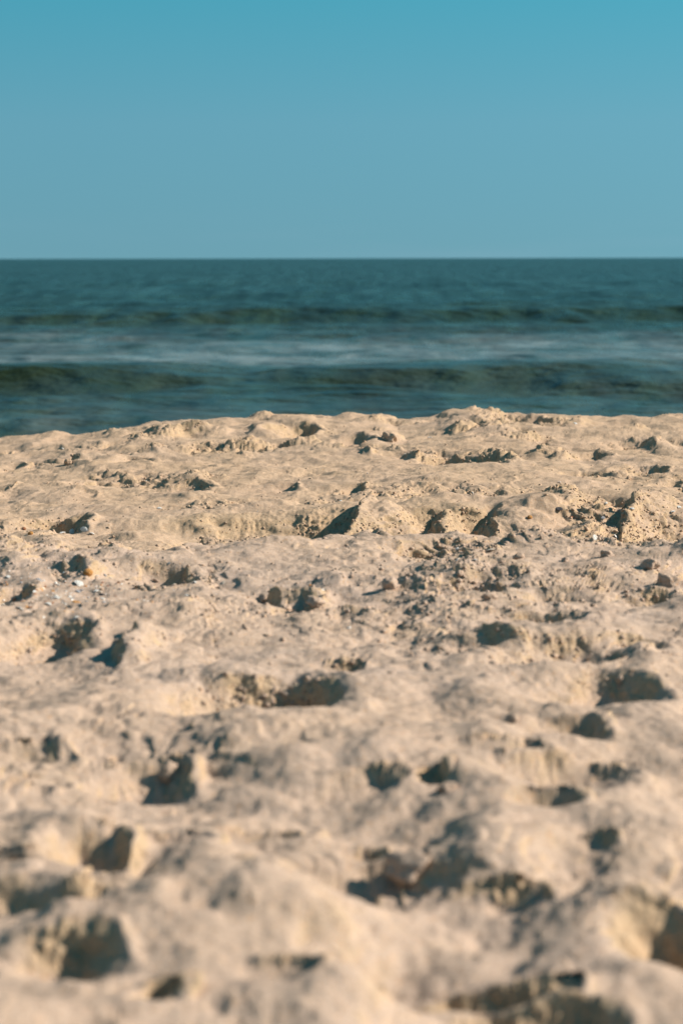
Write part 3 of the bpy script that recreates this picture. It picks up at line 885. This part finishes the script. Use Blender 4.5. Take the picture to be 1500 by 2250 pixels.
CLODS = [
 (855, 1292, 40, 0.8, 'rounded clod of damp sand alone on the near flat, shaded on its left'),
 (1462, 1288, 48, 0.85, 'big rounded clod of sand at the right edge above a blue shadow'),
 (1428, 1248, 44, 0.75, 'clod of sand behind the big rounded clod at the right edge'),
 (1332, 1222, 30, 0.7, 'clod of sand on the ragged ledge below the right mound'),
 (1240, 1234, 20, 0.8, 'small clod of sand on the ledge left of the right mound'),
 (1140, 1228, 30, 0.6, 'flat brownish clod on the edge of the near sand'),
 (1075, 1316, 32, 0.7, 'clod of sand at the left end of the long dark notch'),
 (692, 1326, 40, 0.6, 'flat slab of crusted sand in the middle of the broken patch'),
 (580, 1318, 26, 0.8, 'leaning clod at the left of the broken patch'),
 (630, 1340, 24, 0.7, 'clod in front of the slab in the broken patch'),
 (1010, 1262, 18, 0.7, 'small clod on near sand below the bank, right of centre'),
 (900, 1908, 120, 0.36, 'long blurred lump of sand lying in the foreground hollow'),
 (985, 1740, 44, 0.8, 'blurred lump of sand, lone on the foreground right of centre'),
 (1125, 1585, 34, 0.8, 'blurred rounded knob of sand above the foreground hollows'),
 (375, 1702, 44, 0.9, 'blurred dark lump inside the left foreground hollow'),
 (150, 1020, 18, 0.9, 'small far clod at left with a dark shaded side'),
 (856, 968, 36, 0.75, 'crumbly clod near the crest of the beach, centre'),
 (1380, 1052, 12, 0.9, 'tiny dark sided clod on the far sand at right'),
]
cm = [rock_mesh('sand_clod', 300 + k, M_SAND, 4, 1.0, 0.36, 0.12) for k in range(5)]
for i, (px, py, w, fl, lab) in enumerate(CLODS):
    hit = on_sand(px, py)
    if hit is None: print('miss', px, py); continue
    s = w * hit[2] / FPX / 2
    o = link(bpy.data.objects.new('sand_clod', cm[i % 5]))
    seat(o, hit, s, s * fl * 0.30, i * 1.7)
    o.scale = (o.scale[0], o.scale[1] * 0.8, o.scale[2] * fl)
    tag(o, lab, 'sand clod', 'loose clods of sand')

# crumbs and grains nobody could count: one object each
def scatter(name, label, idx, smin, smax, mats, seed, flat=1.0, sink=0.0):
    r = np.random.RandomState(seed); n = len(idx)
    bm = bmesh.new(); bmesh.ops.create_uvsphere(bm, u_segments=4, v_segments=3, radius=1.0); bmesh.ops.triangulate(bm, faces=bm.faces[:])
    bv = np.array([v.co for v in bm.verts], np.float32); bf = np.array([[v.index for v in f.verts] for f in bm.faces], np.int32); bm.free()
    base = P.reshape(-1, 3)[idx]; nn = NRM.reshape(-1, 3)[idx]
    sz = smin + (smax - smin) * r.rand(n) ** 2.5
    jit = 1 + 0.32 * r.randn(n, len(bv), 1)
    sc_ = np.stack([0.7 + 0.6 * r.rand(n), 0.7 + 0.6 * r.rand(n), flat * (0.6 + 0.5 * r.rand(n))], -1)
    v = bv[None] * jit * sc_[:, None] * sz[:, None, None] + base[:, None] + nn[:, None] * (sz * sink)[:, None, None]
    f = bf[None] + (np.arange(n) * len(bv))[:, None, None]
    m = mesh_np(name, v.reshape(-1, 3), f.reshape(-1, 3), mats[0], smooth=len(mats) == 1)
    if len(mats) > 1:
        for q in mats[1:]: m.materials.append(q)
        m.polygons.foreach_set('material_index', np.repeat(r.choice(len(mats), n), len(bf)).astype(np.int32))
    return tag(link(bpy.data.objects.new(name, m)), label, kind='stuff')

rr = np.random.RandomState(3)
inview = np.broadcast_to(np.abs(U) < 0.16, YF.shape)
wc = (np.where(inview, 1, 0) * (1 - 0.95 * np.exp(-((XF - SLAB[0]) / 0.10) ** 4 - ((YF - SLAB[1]) / 0.30) ** 4)) * (YF > 3.6) * (YF < 11.5) * (0.03 + DIST ** 2 + 1.2 * steep) * np.where((YF > 6.4) & (YF < 8.5), 1.6, 1.0)).ravel()
idx = rr.choice(wc.size, 15000, replace=False, p=wc / wc.sum())
scatter('sand_crumbs', 'loose crumbs of damp sand fallen over the beach', idx, 0.0015, 0.0058, [M_SAND], 4)
# fine broken shell over the left flat and, thinly, elsewhere
cx_, cy_ = gp(140, 1300)
wl = (np.where(inview, 1, 0) * (np.exp(-((XF - cx_) / 0.13) ** 2 - ((YF - cy_) / 0.26) ** 2) + 0.0025 * (YF > 4) * (YF < 11)) * (NRM[..., 2] > 0.6)).ravel()
idx = rr.choice(wl.size, 520, replace=False, p=wl / wl.sum())
scatter('shell_grit', 'fine white and orange shell grit over the sand at left', idx, 0.0012, 0.0042, [M_WHITE, M_CREAM, M_ORANGE, M_WHITE, M_GREY, M_RUST], 9, 0.5, 0.3)
print('script', time.time() - T0)
